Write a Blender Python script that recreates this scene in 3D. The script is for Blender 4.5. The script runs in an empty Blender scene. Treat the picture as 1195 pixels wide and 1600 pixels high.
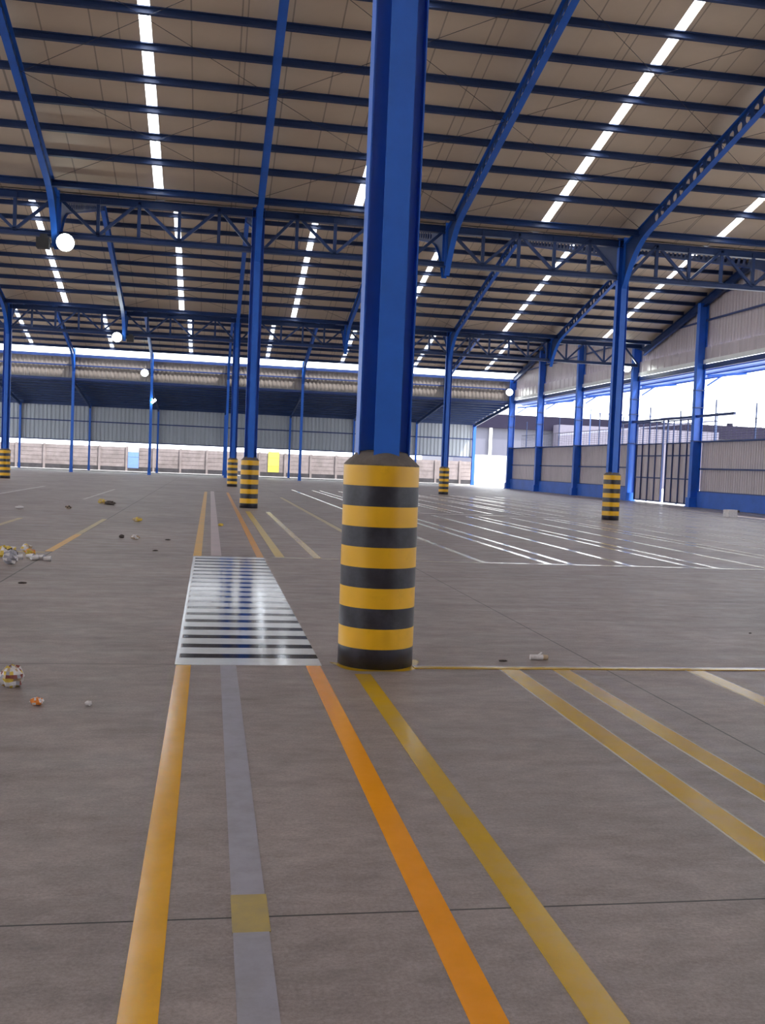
import bpy, math, random
from mathutils import Vector, Matrix
random.seed(7)
sc = bpy.context.scene
COL = sc.collection

# ------------------------------------------------------------------ camera
F_PX, YAW, PITCH, ROLL, EYE = 1566.47, 0.1719, -0.0460, 0.0412, 1.5
cy, sy, cp, sp = math.cos(YAW), math.sin(YAW), math.cos(PITCH), math.sin(PITCH)
fw = Vector((sy*cp, cy*cp, sp)); rt = Vector((cy, -sy, 0)); up = rt.cross(fw)
c_, s_ = math.cos(ROLL), math.sin(ROLL)
rt, up = rt*c_ + up*s_, up*c_ - rt*s_
cam = bpy.data.cameras.new('camera'); camo = bpy.data.objects.new('camera', cam); COL.objects.link(camo)
cam.sensor_fit = 'VERTICAL'; cam.sensor_height = 24; cam.lens = F_PX/1600*24
cam.clip_start = 0.05; cam.clip_end = 600
M = Matrix.Identity(4)
for i in range(3):
    M[i][0] = rt[i]; M[i][1] = up[i]; M[i][2] = -fw[i]
M[2][3] = EYE
camo.matrix_world = M
sc.camera = camo

# ------------------------------------------------------------------ sky, sun, exposure
w = bpy.data.worlds.new('overcast_sky'); sc.world = w; w.use_nodes = True
bg = w.node_tree.nodes['Background']; bg.inputs[0].default_value = (0.90, 0.95, 1.0, 1); bg.inputs[1].default_value = 2.6
sun = bpy.data.lights.new('sun', 'SUN'); suno = bpy.data.objects.new('sun', sun); COL.objects.link(suno)
sun.energy = 4.0; sun.angle = 0.05; sun.color = (1, 0.97, 0.92)
suno.rotation_euler = Vector((0.42, -0.42, 0.9)).to_track_quat('Z', 'Y').to_euler()
suno.location = (40, -20, 60)
sc.view_settings.view_transform = 'Standard'; sc.view_settings.look = 'None'
sc.view_settings.exposure = 1.1; sc.view_settings.gamma = 1; sc.view_settings.use_curve_mapping = False
sc.cycles.use_denoising = True
sc.cycles.max_bounces = 8; sc.cycles.diffuse_bounces = 5; sc.cycles.glossy_bounces = 3
sc.cycles.sample_clamp_indirect = 6

# ------------------------------------------------------------------ materials
def mat(name, col, rough=0.5, metal=0.0, spec=0.5, noise=0.0, nscale=3.0, stretch=(1, 1, 1), bump=0.0, bscale=30.0, bdist=0.002, dirt=None, dirtamt=0.0, dirtscale=1.0):
    m = bpy.data.materials.new(name); m.use_nodes = True; nt = m.node_tree; N = nt.nodes; L = nt.links
    b = N['Principled BSDF']
    b.inputs['Base Color'].default_value = (*col, 1); b.inputs['Roughness'].default_value = rough
    b.inputs['Metallic'].default_value = metal; b.inputs['Specular IOR Level'].default_value = spec
    if noise or bump or dirtamt:
        tc = N.new('ShaderNodeTexCoord'); mp = N.new('ShaderNodeMapping'); mp.inputs['Scale'].default_value = stretch
        L.new(tc.outputs['Object'], mp.inputs[0])
    last = None
    if noise:
        n = N.new('ShaderNodeTexNoise'); n.inputs['Scale'].default_value = nscale; n.inputs['Detail'].default_value = 8; n.inputs['Roughness'].default_value = 0.65
        L.new(mp.outputs[0], n.inputs['Vector'])
        r = N.new('ShaderNodeMapRange'); r.inputs[1].default_value = 0.3; r.inputs[2].default_value = 0.7; r.inputs[3].default_value = 1-noise; r.inputs[4].default_value = 1+noise
        L.new(n.outputs[0], r.inputs[0])
        v = N.new('ShaderNodeVectorMath'); v.operation = 'SCALE'; v.inputs[0].default_value = col; L.new(r.outputs[0], v.inputs['Scale'])
        last = v.outputs[0]
    if dirtamt:
        n2 = N.new('ShaderNodeTexNoise'); n2.inputs['Scale'].default_value = dirtscale; n2.inputs['Detail'].default_value = 10
        n2.inputs['Roughness'].default_value = 0.7
        L.new(mp.outputs[0], n2.inputs['Vector'])
        r2 = N.new('ShaderNodeMapRange'); r2.inputs[1].default_value = 0.45; r2.inputs[2].default_value = 0.75; r2.inputs[3].default_value = 0; r2.inputs[4].default_value = dirtamt
        L.new(n2.outputs[0], r2.inputs[0])
        mx = N.new('ShaderNodeMix'); mx.data_type = 'RGBA'; mx.inputs[6].default_value = (*col, 1); mx.inputs[7].default_value = (*dirt, 1)
        if last: L.new(last, mx.inputs[6])
        L.new(r2.outputs[0], mx.inputs[0]); last = mx.outputs[2]
    if last: L.new(last, b.inputs['Base Color'])
    if bump:
        n3 = N.new('ShaderNodeTexNoise'); n3.inputs['Scale'].default_value = bscale; n3.inputs['Detail'].default_value = 4
        L.new(mp.outputs[0], n3.inputs['Vector'])
        bp = N.new('ShaderNodeBump'); bp.inputs['Strength'].default_value = bump; bp.inputs['Distance'].default_value = bdist
        L.new(n3.outputs[0], bp.inputs['Height']); L.new(bp.outputs[0], b.inputs['Normal'])
    return m

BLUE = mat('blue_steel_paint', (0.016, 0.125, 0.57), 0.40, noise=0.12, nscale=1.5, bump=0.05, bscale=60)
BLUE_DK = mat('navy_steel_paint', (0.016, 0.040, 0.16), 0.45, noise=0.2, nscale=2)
BLUE_PL = mat('blue_plinth_paint', (0.03, 0.12, 0.50), 0.5, noise=0.15, nscale=1.2)
YEL = mat('pillar_yellow_paint', (0.80, 0.43, 0.010), 0.35, noise=0.10, nscale=14, bump=0.25, bscale=90, dirt=(0.35, 0.19, 0.02), dirtamt=0.35, dirtscale=7)
BLK = mat('pillar_black_paint', (0.022, 0.022, 0.032), 0.32, noise=0.3, nscale=9, bump=0.25, bscale=80, dirt=(0.10, 0.10, 0.13), dirtamt=0.5, dirtscale=4)
MORTAR = mat('brown_mortar', (0.13, 0.105, 0.09), 0.85, noise=0.25, nscale=12, bump=0.4, bscale=70)
CLAD_R = mat('warm_grey_cladding', (0.52, 0.45, 0.47), 0.35, noise=0.10, nscale=0.7, stretch=(3, 3, .3))
CLAD = mat('beige_cladding', (0.23, 0.20, 0.185), 0.45, noise=0.10, nscale=0.7, stretch=(3, 3, .3))
CLAD_B = mat('grey_cladding', (0.42, 0.45, 0.50), 0.4, noise=0.10, nscale=0.7, stretch=(3, 3, .3))
FENCE = mat('precast_concrete', (0.27, 0.225, 0.22), 0.85, noise=0.22, nscale=1.1, dirt=(0.12, 0.10, 0.09), dirtamt=0.6, dirtscale=0.8)
DARK = mat('dark_roofing', (0.016, 0.014, 0.028), 0.9, spec=0.1, noise=0.1, nscale=.5)
NWALL = mat('neighbour_cladding', (0.085, 0.085, 0.12), 0.6, noise=0.12, nscale=.3, stretch=(1, 1, .2))
WHITEW = mat('plain_white', (0.8, 0.8, 0.78), 0.8, noise=0.05)
GROUND = mat('yard_ground', (0.42, 0.40, 0.38), 0.9, noise=0.15, nscale=.4)
SOIL = mat('dark_soil', (0.05, 0.045, 0.05), 0.9, noise=0.4, nscale=1.2)
KERB = mat('pale_kerb', (0.6, 0.57, 0.56), 0.8, noise=0.2, nscale=.6)
ROD = mat('rod_steel', (0.03, 0.03, 0.045), 0.5, noise=.1)
BODY = mat('lamp_housing', (0.03, 0.028, 0.03), 0.5, noise=.1)
GUTTER = mat('galvanised_gutter', (0.45, 0.46, 0.5), 0.4, metal=0.3, noise=.1)
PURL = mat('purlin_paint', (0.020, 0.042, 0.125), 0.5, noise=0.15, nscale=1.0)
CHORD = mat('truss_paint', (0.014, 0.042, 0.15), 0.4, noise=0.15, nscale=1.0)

def line_mat(name, col, rough=0.2, wear=0.25, under=(0.20, 0.18, 0.175), wscale=3.0, bump=0.25):
    m = mat(name, col, rough, noise=0.08, nscale=6, bump=bump, bscale=9, dirt=under, dirtamt=wear, dirtscale=wscale)
    return m
L_YEL = line_mat('yellow_lane_paint', (0.70, 0.34, 0.004), 0.14, 0.12)
L_ORA = line_mat('orange_lane_paint', (0.80, 0.29, 0.003), 0.2, 0.10)
L_YELF = line_mat('dull_yellow_lane_paint', (0.62, 0.32, 0.02), 0.38, 0.35)
L_ORAF = line_mat('dull_orange_lane_paint', (0.62, 0.27, 0.03), 0.38, 0.35)
L_MUSF = line_mat('dull_mustard_paint', (0.50, 0.33, 0.04), 0.34, 0.35)
L_MUS = line_mat('mustard_lane_paint', (0.52, 0.305, 0.010), 0.18, 0.35)
L_EDGE = line_mat('pale_paint_edge', (0.55, 0.50, 0.42), 0.25, 0.5)
L_WHITE = line_mat('white_paint', (0.74, 0.76, 0.80), 0.13, 0.06, bump=0.3)
L_BLACK = line_mat('black_paint', (0.010, 0.011, 0.018), 0.10, 0.03, bump=0.3)
L_GREY = line_mat('faded_grey_paint', (0.30, 0.28, 0.32), 0.35, 0.75, wscale=5)
L_PINK = line_mat('faded_pink_paint', (0.42, 0.30, 0.30), 0.3, 0.7, wscale=3)
L_FADE = line_mat('worn_white_paint', (0.45, 0.42, 0.40), 0.4, 0.8, wscale=2)
L_FYEL = line_mat('worn_yellow_paint', (0.42, 0.30, 0.07), 0.35, 0.75, wscale=2)
L_FAR = line_mat('lane_paint_with_glare', (0.62, 0.56, 0.42), 0.13, 0.15)  # yellow lines, with their glare put into a pale colour

def emis(name, col, s):
    m = bpy.data.materials.new(name); m.use_nodes = True; b = m.node_tree.nodes['Principled BSDF']
    b.inputs['Base Color'].default_value = (1, 1, 1, 1); b.inputs['Emission Color'].default_value = (*col, 1); b.inputs['Emission Strength'].default_value = s
    n = m.node_tree.nodes.new('ShaderNodeTexNoise'); n.inputs['Scale'].default_value = 2
    return m
LAMP = emis('lit_lamp_glass', (0.93, 1.0, 0.93), 14)

def translucent(name):
    m = bpy.data.materials.new(name); m.use_nodes = True; nt = m.node_tree; N = nt.nodes; N.clear()
    o = N.new('ShaderNodeOutputMaterial'); t = N.new('ShaderNodeBsdfTranslucent'); g = N.new('ShaderNodeBsdfTransparent'); mx = N.new('ShaderNodeMixShader')
    n = N.new('ShaderNodeTexNoise'); n.inputs['Scale'].default_value = 3; r = N.new('ShaderNodeMapRange')
    r.inputs[3].default_value = 0.0; r.inputs[4].default_value = 0.04
    nt.links.new(n.outputs[0], r.inputs[0]); nt.links.new(r.outputs[0], mx.inputs[0])
    t.inputs[0].default_value = (0.95, 0.97, 1, 1); g.inputs[0].default_value = (0.95, 0.97, 1, 1)
    nt.links.new(t.outputs[0], mx.inputs[1]); nt.links.new(g.outputs[0], mx.inputs[2]); nt.links.new(mx.outputs[0], o.inputs[0])
    return m
FIBRE = translucent('fibreglass_skylight')

def roof_mat():
    m = mat('roof_sheet_underside', (0.63, 0.51, 0.39), 0.55, noise=0.08, nscale=0.35)
    nt = m.node_tree; N = nt.nodes; L = nt.links; b = N['Principled BSDF']
    src = b.inputs['Base Color'].links[0].from_socket
    tc = N.new('ShaderNodeTexCoord'); sx = N.new('ShaderNodeSeparateXYZ'); L.new(tc.outputs['Object'], sx.inputs[0])
    def seam(period, width, shift):
        a = N.new('ShaderNodeMath'); a.operation = 'ADD'; a.inputs[1].default_value = 100+shift; L.new(sx.outputs[0], a.inputs[0])
        d = N.new('ShaderNodeMath'); d.operation = 'DIVIDE'; d.inputs[1].default_value = period; L.new(a.outputs[0], d.inputs[0])
        f = N.new('ShaderNodeMath'); f.operation = 'FRACT'; L.new(d.outputs[0], f.inputs[0])
        l = N.new('ShaderNodeMath'); l.operation = 'LESS_THAN'; l.inputs[1].default_value = width/period; L.new(f.outputs[0], l.inputs[0])
        return l.outputs[0]
    s1 = seam(1.13, 0.035, 0.2); s2 = seam(2.9, 0.03, 1.0)
    mx = N.new('ShaderNodeMath'); mx.operation = 'MAXIMUM'; L.new(s1, mx.inputs[0]); L.new(s2, mx.inputs[1])
    k = N.new('ShaderNodeMath'); k.operation = 'MULTIPLY'; k.inputs[1].default_value = 0.55; L.new(mx.outputs[0], k.inputs[0])
    c = N.new('ShaderNodeMix'); c.data_type = 'RGBA'; c.inputs[7].default_value = (0.11, 0.085, 0.07, 1)
    L.new(src, c.inputs[6]); L.new(k.outputs[0], c.inputs[0]); L.new(c.outputs[2], b.inputs['Base Color'])
    return m
ROOF = roof_mat()

def floor_mat():
    m = bpy.data.materials.new('concrete_floor'); m.use_nodes = True; nt = m.node_tree; N = nt.nodes; L = nt.links; b = N['Principled BSDF']
    tc = N.new('ShaderNodeTexCoord'); sx = N.new('ShaderNodeSeparateXYZ'); L.new(tc.outputs['Object'], sx.inputs[0])
    def noise(scale, st, detail=8, rough=.6):
        mp = N.new('ShaderNodeMapping'); mp.inputs['Scale'].default_value = st; L.new(tc.outputs['Object'], mp.inputs[0])
        n = N.new('ShaderNodeTexNoise'); n.inputs['Scale'].default_value = scale; n.inputs['Detail'].default_value = detail; n.inputs['Roughness'].default_value = rough
        L.new(mp.outputs[0], n.inputs['Vector']); return n.outputs[0]
    def rng(s, a, c, lo, hi):
        r = N.new('ShaderNodeMapRange'); r.inputs[1].default_value = a; r.inputs[2].default_value = c; r.inputs[3].default_value = lo; r.inputs[4].default_value = hi
        L.new(s, r.inputs[0]); return r.outputs[0]
    def mul(a, c):
        r = N.new('ShaderNodeMath'); r.operation = 'MULTIPLY'
        for i, v in enumerate((a, c)):
            if isinstance(v, (int, float)): r.inputs[i].default_value = v
            else: L.new(v, r.inputs[i])
        return r.outputs[0]
    big = rng(noise(0.35, (1, 1, 1), 6), .3, .7, .80, 1.18)
    mid = rng(noise(2.2, (1, 1.6, 1), 10, .7), .3, .7, .84, 1.15)
    streak = mul(rng(noise(1.6, (.8, 4, 1), 8, .7), .35, .7, .94, 1.05), rng(noise(7, (.8, 1.3, 1), 10, .75), .35, .68, .80, 1.18))
    fine = rng(noise(70, (1, 1, 1), 4, .8), .3, .7, .74, 1.26)
    f = mul(mul(mul(big, mid), streak), fine)
    v = N.new('ShaderNodeVectorMath'); v.operation = 'SCALE'; v.inputs[0].default_value = (0.262, 0.210, 0.198); L.new(f, v.inputs['Scale'])
    # dark stains
    st = rng(noise(1.1, (1, 2.5, 1), 12, .75), .54, .74, 0, .5)
    c1 = N.new('ShaderNodeMix'); c1.data_type = 'RGBA'; c1.inputs[7].default_value = (0.10, 0.085, 0.08, 1)
    L.new(v.outputs[0], c1.inputs[6]); L.new(st, c1.inputs[0])
    # saw-cut joints
    def joint(axis, pos, half, wob=0.0):
        a = N.new('ShaderNodeMath'); a.operation = 'SUBTRACT'; L.new(sx.outputs[axis], a.inputs[0]); a.inputs[1].default_value = pos
        q = N.new('ShaderNodeMath'); q.operation = 'ABSOLUTE'; L.new(a.outputs[0], q.inputs[0])
        l = N.new('ShaderNodeMath'); l.operation = 'LESS_THAN'; l.inputs[1].default_value = half; L.new(q.outputs[0], l.inputs[0]); return l.outputs[0]
    acc = None
    for ax, pos, half, k in [(1, 3.25, .005, 1), (1, 7.355, .006, .9), (1, 11.45, .012, .25), (1, 15.62, .012, .8), (1, 19.8, .012, .35), (1, 24, .014, .3), (1, 32.3, .03, .5), (1, 40.6, .03, .3),
                             (0, 3.06, .006, .9), (0, -2.31, .01, .9), (0, -7.7, .02, .4), (0, 8.4, .01, .3), (0, 13.8, .015, .3)]:
        j = mul(joint(ax, pos, half), k)
        if acc is None: acc = j
        else:
            mm = N.new('ShaderNodeMath'); mm.operation = 'MAXIMUM'; L.new(acc, mm.inputs[0]); L.new(j, mm.inputs[1]); acc = mm.outputs[0]
    c2 = N.new('ShaderNodeMix'); c2.data_type = 'RGBA'; c2.inputs[7].default_value = (0.02, 0.017, 0.016, 1)
    L.new(c1.outputs[2], c2.inputs[6]); L.new(acc, c2.inputs[0]); L.new(c2.outputs[2], b.inputs['Base Color'])
    L.new(rng(noise(1.3, (1, 3, 1), 8), .3, .7, .38, .58), b.inputs['Roughness'])
    b.inputs['Specular IOR Level'].default_value = 0.4
    bp = N.new('ShaderNodeBump'); bp.inputs['Strength'].default_value = 0.15; bp.inputs['Distance'].default_value = 0.01
    L.new(noise(25, (1, 2, 1), 6), bp.inputs['Height']); L.new(bp.outputs[0], b.inputs['Normal'])
    return m
FLOOR = floor_mat()

# ------------------------------------------------------------------ helpers
class MB:
    def __init__(s): s.v = []; s.f = []; s.m = []
    def add(s, vs, fs, mi=0):
        o = len(s.v); s.v += [tuple(v) for v in vs]; s.f += [tuple(i+o for i in f) for f in fs]; s.m += [mi]*len(fs); return s
    def box(s, a, b, mi=0):
        x0, y0, z0 = a; x1, y1, z1 = b
        return s.add([(x0,y0,z0),(x1,y0,z0),(x1,y1,z0),(x0,y1,z0),(x0,y0,z1),(x1,y0,z1),(x1,y1,z1),(x0,y1,z1)],
                     [(0,3,2,1),(4,5,6,7),(0,1,5,4),(1,2,6,5),(2,3,7,6),(3,0,4,7)], mi)
    def bar(s, p, q, wd, dp, upv=(0, 0, 1), mi=0):
        p = Vector(p); q = Vector(q); d = (q-p).normalized(); u = Vector(upv)
        r = d.cross(u).normalized(); u = r.cross(d).normalized(); vs = []
        for e in (p, q):
            for a, c in ((-1,-1),(1,-1),(1,1),(-1,1)): vs.append(e+r*(a*wd/2)+u*(c*dp/2))
        return s.add(vs, [(0,1,2,3),(7,6,5,4),(0,4,5,1),(1,5,6,2),(2,6,7,3),(3,7,4,0)], mi)
    def channel(s, p, q, wd, dp, t=0.012, upv=(0, 0, 1), mi=0):   # C section, p and q at the bottom centre line
        p = Vector(p); q = Vector(q); d = (q-p).normalized(); u = Vector(upv); r = d.cross(u).normalized(); u = r.cross(d).normalized()
        pr = [(-wd/2,0),(wd/2,0),(wd/2,dp*.14),(wd/2-t,dp*.14),(wd/2-t,t),(-wd/2+t,t),(-wd/2+t,dp-t),(wd/2-t,dp-t),(wd/2-t,dp*.86),(wd/2,dp*.86),(wd/2,dp),(-wd/2,dp)]
        return s.prism([[e+r*a+u*c for a, c in pr] for e in (p, q)], mi)
    def prism(s, rings, mi=0):
        n = len(rings[0]); vs = [v for r in rings for v in r]; fs = []
        for k in range(len(rings)-1):
            for i in range(n):
                j = (i+1) % n; fs.append((k*n+i, k*n+j, (k+1)*n+j, (k+1)*n+i))
        fs.append(tuple(reversed(range(n)))); fs.append(tuple((len(rings)-1)*n+i for i in range(n)))
        return s.add(vs, fs, mi)
    def tube(s, p, q, r, n=8, r2=None, mi=0):
        p = Vector(p); q = Vector(q); d = (q-p).normalized(); a = d.orthogonal().normalized(); b = d.cross(a); r2 = r if r2 is None else r2
        return s.prism([[e+a*(rr*math.cos(2*math.pi*i/n))+b*(rr*math.sin(2*math.pi*i/n)) for i in range(n)] for e, rr in ((p, r), (q, r2))], mi)
    def build(s, name, mats, parent=None, loc=(0, 0, 0), smooth=False):
        me = bpy.data.meshes.new(name); me.from_pydata(s.v, [], s.f)
        for m in (mats if isinstance(mats, (list, tuple)) else [mats]): me.materials.append(m)
        for p, mi in zip(me.polygons, s.m): p.material_index = mi; p.use_smooth = smooth
        me.update()
        o = bpy.data.objects.new(name, me); COL.objects.link(o); o.location = loc
        if parent: o.parent = parent
        return o
def tag(o, label=None, cat=None, group=None, kind=None):
    if label: o['label'] = label
    if cat: o['category'] = cat
    if group: o['group'] = group
    if kind: o['kind'] = kind
    return o
def empty(name, loc=(0, 0, 0)):
    o = bpy.data.objects.new(name, None); COL.objects.link(o); o.location = loc; o.empty_display_size = .2; return o
def copy_tree(o, parent=None):
    c = o.copy(); COL.objects.link(c)
    if parent: c.parent = parent
    for ch in list(o.children): copy_tree(ch, c)
    return c
ORD = ['first', 'second', 'third', 'fourth', 'fifth', 'sixth', 'seventh', 'eighth', 'ninth', 'tenth', 'eleventh', 'twelfth', 'thirteenth']

# ------------------------------------------------------------------ building grid
XC, DX = 1.24, 12.08
Y0, Y1, Y2, Y3, Y4 = 7.47, 31.92, 56.47, 82.58, 94.3
XW = 25.2                                  # right end wall
RX = [XC+DX/2*k for k in (3, 2, 1, 0, -1, -2, -3)]     # rafter lines counted from the right wall
XL = -29.0
SL = 0.25                                  # roof slope
EAVE = 9.40                                # underside of eave purlin
SPANS = {'rear': (Y0-24.45, Y0), 'front': (Y0, Y1), 'middle': (Y1, Y2), 'far': (Y2, Y3)}
def apex(sp): a, b = SPANS[sp]; return (a+b)/2
def zp(sp, y):                             # underside of the purlins
    a, b = SPANS[sp]; m = (a+b)/2; top = EAVE+SL*((Y2-Y1)/2-1.2)
    if sp == 'far': top += .2
    s = SL if sp != 'far' else (top-9.5)/(b-.6-m)
    return top - s*abs(y-m)
PD = 0.20                                  # purlin depth

# ------------------------------------------------------------------ floor and outside ground
fl = MB().box((XL-.2, -18, -0.3), (XW+.3, 89.0, 0)).build('floor', FLOOR); tag(fl, kind='structure')
tag(MB().box((XL-.2, 89.0, -0.3), (XW+.3, 89.35, 0.06)).build('trim_1', KERB), kind='structure')
tag(MB().box((XL-.2, 89.35, -0.3), (XW+.3, 98.4, -0.02)).build('ground', SOIL), kind='structure')
tag(MB().box((XW+.3, -60, -0.3), (180, 200, -0.05)).box((XL-40, 98.4, -0.3), (XW+.3, 200, -0.05)).build('ground', GROUND), kind='structure')

# painted markings (parts of the floor)
PZ = [0]
def paint(name, rects, mats, label, z=0.0015):
    PZ[0] = (PZ[0]+1) % 5; z += PZ[0]*.00022
    mb = MB()
    for r in rects:
        x0, y0, x1, y1 = r[:4]; mi = r[4] if len(r) > 4 else 0; dz = 0.0012*mi if len(r) <= 5 else r[5]
        n = max(1, int((y1-y0)/2))
        mb.box((x0, y0, -0.004), (x1, y1, z+dz), mi)
    o = mb.build(name, mats, fl); o['label'] = label; return o
paint('lane_line', [(-.195, -2, -.088, 7.33)], L_YEL, 'bright yellow line running up to the left edge of the crossing')
paint('lane_line', [(.745, -2, .852, 7.33)], L_ORA, 'orange line running up to the right edge of the crossing')
paint('lane_line', [(.12, 2.0, .235, 3.14), (.118, 3.14, .24, 3.42, 1, 0), (.12, 3.42, .235, 7.33)], [L_GREY, L_FYEL], 'faded grey line with a yellow patch between the yellow and orange lines')
paint('lane_line', [(1.07, -1, 1.185, 7.05)], L_MUS, 'mustard line leading to the foot of the big striped pillar')
def ringpaint():
    mb = MB(); n = 40; cx, cyy = 1.28, Y0; vs = []
    for i in range(n+1):
        a = math.radians(180+ i*200/n)
        ca, sa = math.cos(a), math.sin(a); r1 = .28; r2 = .345+.02*math.sin(5*a)
        vs += [(cx+ca*r1, cyy+sa*r1, .002), (cx+ca*r2, cyy+sa*r2, .002)]
    mb.add(vs, [(2*i, 2*i+1, 2*i+3, 2*i+2) for i in range(n)])
    o = mb.build('painted_ring', L_MUS, fl); o['label'] = 'mustard paint around the foot of the big striped pillar'
ringpaint()
def edged(x0, x1, y0, y1, label):
    paint('lane_line', [(x0-.012, y0, x1+.012, y1, 0), (x0, y0, x1, y1, 1)], [L_EDGE, L_MUS], label)
edged(2.21, 2.35, -1, 7.33, 'mustard line with pale edges, third from the crossing')
edged(2.62, 2.75, -1, 7.33, 'mustard line with pale edges, fourth from the crossing')
edged(3.72, 3.85, 1, 7.33, 'pale gleaming line, fifth from the crossing')
edged(4.95, 5.08, 1, 7.33, 'pale line, sixth from the crossing')
paint('lane_line', [(1.55, 7.31, 14, 7.345, 0), (1.55, 7.25, 14, 7.31, 1)], [L_EDGE, L_MUS], 'long cross line starting at the big striped pillar', z=.005)
# crossing
cr = [(-.17, 7.36, .865, 15.56, 1, 0)]
for k in range(20):
    c = 7.47+.4195*k; cr.append((-.205, c-.125, .865, c+.125, 0, 0.0012))
cr += [(-.205, 7.345, -.18, 15.58, 0, .0016)]
paint('zebra_crossing', cr, [L_WHITE, L_BLACK], 'glossy black and white striped crossing')
# beyond the crossing
paint('lane_line', [(-.21, 15.62, -.085, 46)], L_YELF, 'yellow line beyond the crossing, left side')
paint('lane_line', [(.76, 15.62, .87, 46)], L_ORAF, 'orange line beyond the crossing, right side')
paint('lane_line', [(.06, 15.7, .22, 47)], L_PINK, 'faded pink line down the middle beyond the crossing')
paint('lane_line', [(1.06, 15.75, 1.2, 29.6)], L_MUSF, 'mustard line leading to the second striped pillar')
edged(1.66, 1.78, 15.75, 29.7, 'mustard line beside the second striped pillar')
paint('lane_line', [(2.9, 17, 3.02, 42)], L_FYEL, 'worn yellow line along a floor joint')
paint('lane_line', [(.95, 15.64, 24.5, 15.71)], L_FAR, 'long pale cross line level with the far end of the crossing')
xs = []
c = 4.42
while c < 24.0:
    xs += [c]
    if c+1.15 < 24: xs += [c+1.12, c+1.53]
    c += 2.575
for x in xs:
    paint('lane_line', [(x-.055, 15.7, x+.055, 31.0), (x-.055, 33.2, x+.055, 54.5)], L_FAR, 'parking line coloured pale for glare on the right hand floor')
paint('lane_line', [(4.4, 32.1, 24.5, 32.2)], L_FAR, 'pale cross line level with the second striped pillar')
paint('lane_line', [(-2.42, 15.75, -2.30, 19.2)], L_YELF, 'yellow dash beside a floor joint')
paint('lane_line', [(-2.42, 19.2, -2.31, 24.0), (-4.4, 15.55, -2.4, 15.66)], L_FYEL, 'worn yellow line fading along a floor joint')
paint('lane_line', [(-4.2, 20, -4.08, 23.5)], L_FYEL, 'short worn yellow line near the litter')
paint('lane_line', [(-4.1, 34, -4.0, 45)], L_FADE, 'worn white line on the left of the floor')
paint('lane_line', [(-7.2, 36, -7.05, 46)], L_FADE, 'worn white line farther left on the floor')

# ------------------------------------------------------------------ roof sheets (structure)
STRIP = [XC+DX/4*(2*k+1) for k in range(-5, 4)]
STRIP = [x for x in STRIP if XL < x < XW]
SW = 0.135
def slope_sheet(name, sp, ya, yb, cuts):
    mb = MB(); xs_ = [XL]
    for x in cuts: xs_ += [x-SW, x+SW]
    xs_.append(XW+.32)
    za, zb = zp(sp, ya)+PD, zp(sp, yb)+PD; t = .04
    def slab(a, b, ya, yb):
        za, zb = zp(sp, ya)+PD, zp(sp, yb)+PD
        mb.add([(a,ya,za),(b,ya,za),(b,yb,zb),(a,yb,zb),(a,ya,za+t),(b,ya,za+t),(b,yb,zb+t),(a,yb,zb+t)],
               [(0,3,2,1),(4,5,6,7),(0,1,5,4),(1,2,6,5),(2,3,7,6),(3,0,4,7)])
    ye = yb
    if yb > apex(sp)+1 and sp != 'far': ye = yb-.5; slab(xs_[0], xs_[-1], ye, yb)
    for i in range(0, len(xs_), 2): slab(xs_[i], xs_[i+1], ya, ye)
    return tag(mb.build(name, ROOF), kind='structure')
slope_sheet('ceiling', 'rear', Y0-24.4, apex('rear'), STRIP)  # unseen rear span, added to dim daylight on the near floor
slope_sheet('ceiling', 'rear', apex('rear'), Y0, STRIP)
slope_sheet('ceiling', 'front', Y0, apex('front'), STRIP)
slope_sheet('ceiling', 'front', apex('front'), Y1-.12, STRIP)
slope_sheet('ceiling', 'middle', Y1+.1, apex('middle'), STRIP)
slope_sheet('ceiling', 'middle', apex('middle'), Y2-.12, STRIP)
slope_sheet('ceiling', 'far', Y2+.1, apex('far'), STRIP)
slope_sheet('ceiling', 'far', apex('far'), Y3-.85, STRIP)
rear = MB()
for sp, ya, yb in (('rear', Y0-24.4, apex('rear')), ('rear', apex('rear'), Y0-.1), ('front', Y0+.1, apex('front')), ('middle', Y1+.1, apex('middle')), ('far', Y2+.1, apex('far'))):
    za, zb = zp(sp, ya)+PD+.045, zp(sp, yb)+PD+.045
    for x in STRIP:
        h = SW+.03
        rear.add([(x-h,ya,za),(x+h,ya,za),(x+h,yb,zb),(x-h,yb,zb),(x-h,ya,za+.004),(x+h,ya,za+.004),(x+h,yb,zb+.004),(x-h,yb,zb+.004)],
                 [(0,3,2,1),(4,5,6,7),(0,1,5,4),(1,2,6,5),(2,3,7,6),(3,0,4,7)])
tag(rear.build('ceiling', FIBRE), kind='structure')
# skylights
BAYN = ['first', 'second', 'third', 'fourth', 'fifth', 'sixth', 'seventh', 'eighth', 'ninth']
for sp in ('front', 'middle', 'far'):
    a, b = SPANS[sp]; m = apex(sp)
    for j, x in enumerate(reversed(STRIP)):
        if x < (-5 if sp == 'front' else -12 if sp == 'middle' else -17): continue
        for side, (ya, yb) in (('far', (m, b-.58 if sp != 'far' else b-.87)),):
            za, zb = zp(sp, ya)+PD+.045, zp(sp, yb)+PD+.045
            h = SW+.03
            o = MB().add([(-h,0,0),(h,0,0),(h,yb-ya,zb-za),(-h,yb-ya,zb-za),(-h,0,.004),(h,0,.004),(h,yb-ya,zb-za+.004),(-h,yb-ya,zb-za+.004)],
                         [(0,3,2,1),(4,5,6,7),(0,1,5,4),(1,2,6,5),(2,3,7,6),(3,0,4,7)]).build('skylight_strip', FIBRE, loc=(x, ya, za))
            tag(o, 'white translucent skylight strip in the %s roof, %s strip from the open end wall' % (sp, BAYN[j]), 'skylight', 'skylight strips of the roofs')

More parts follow.
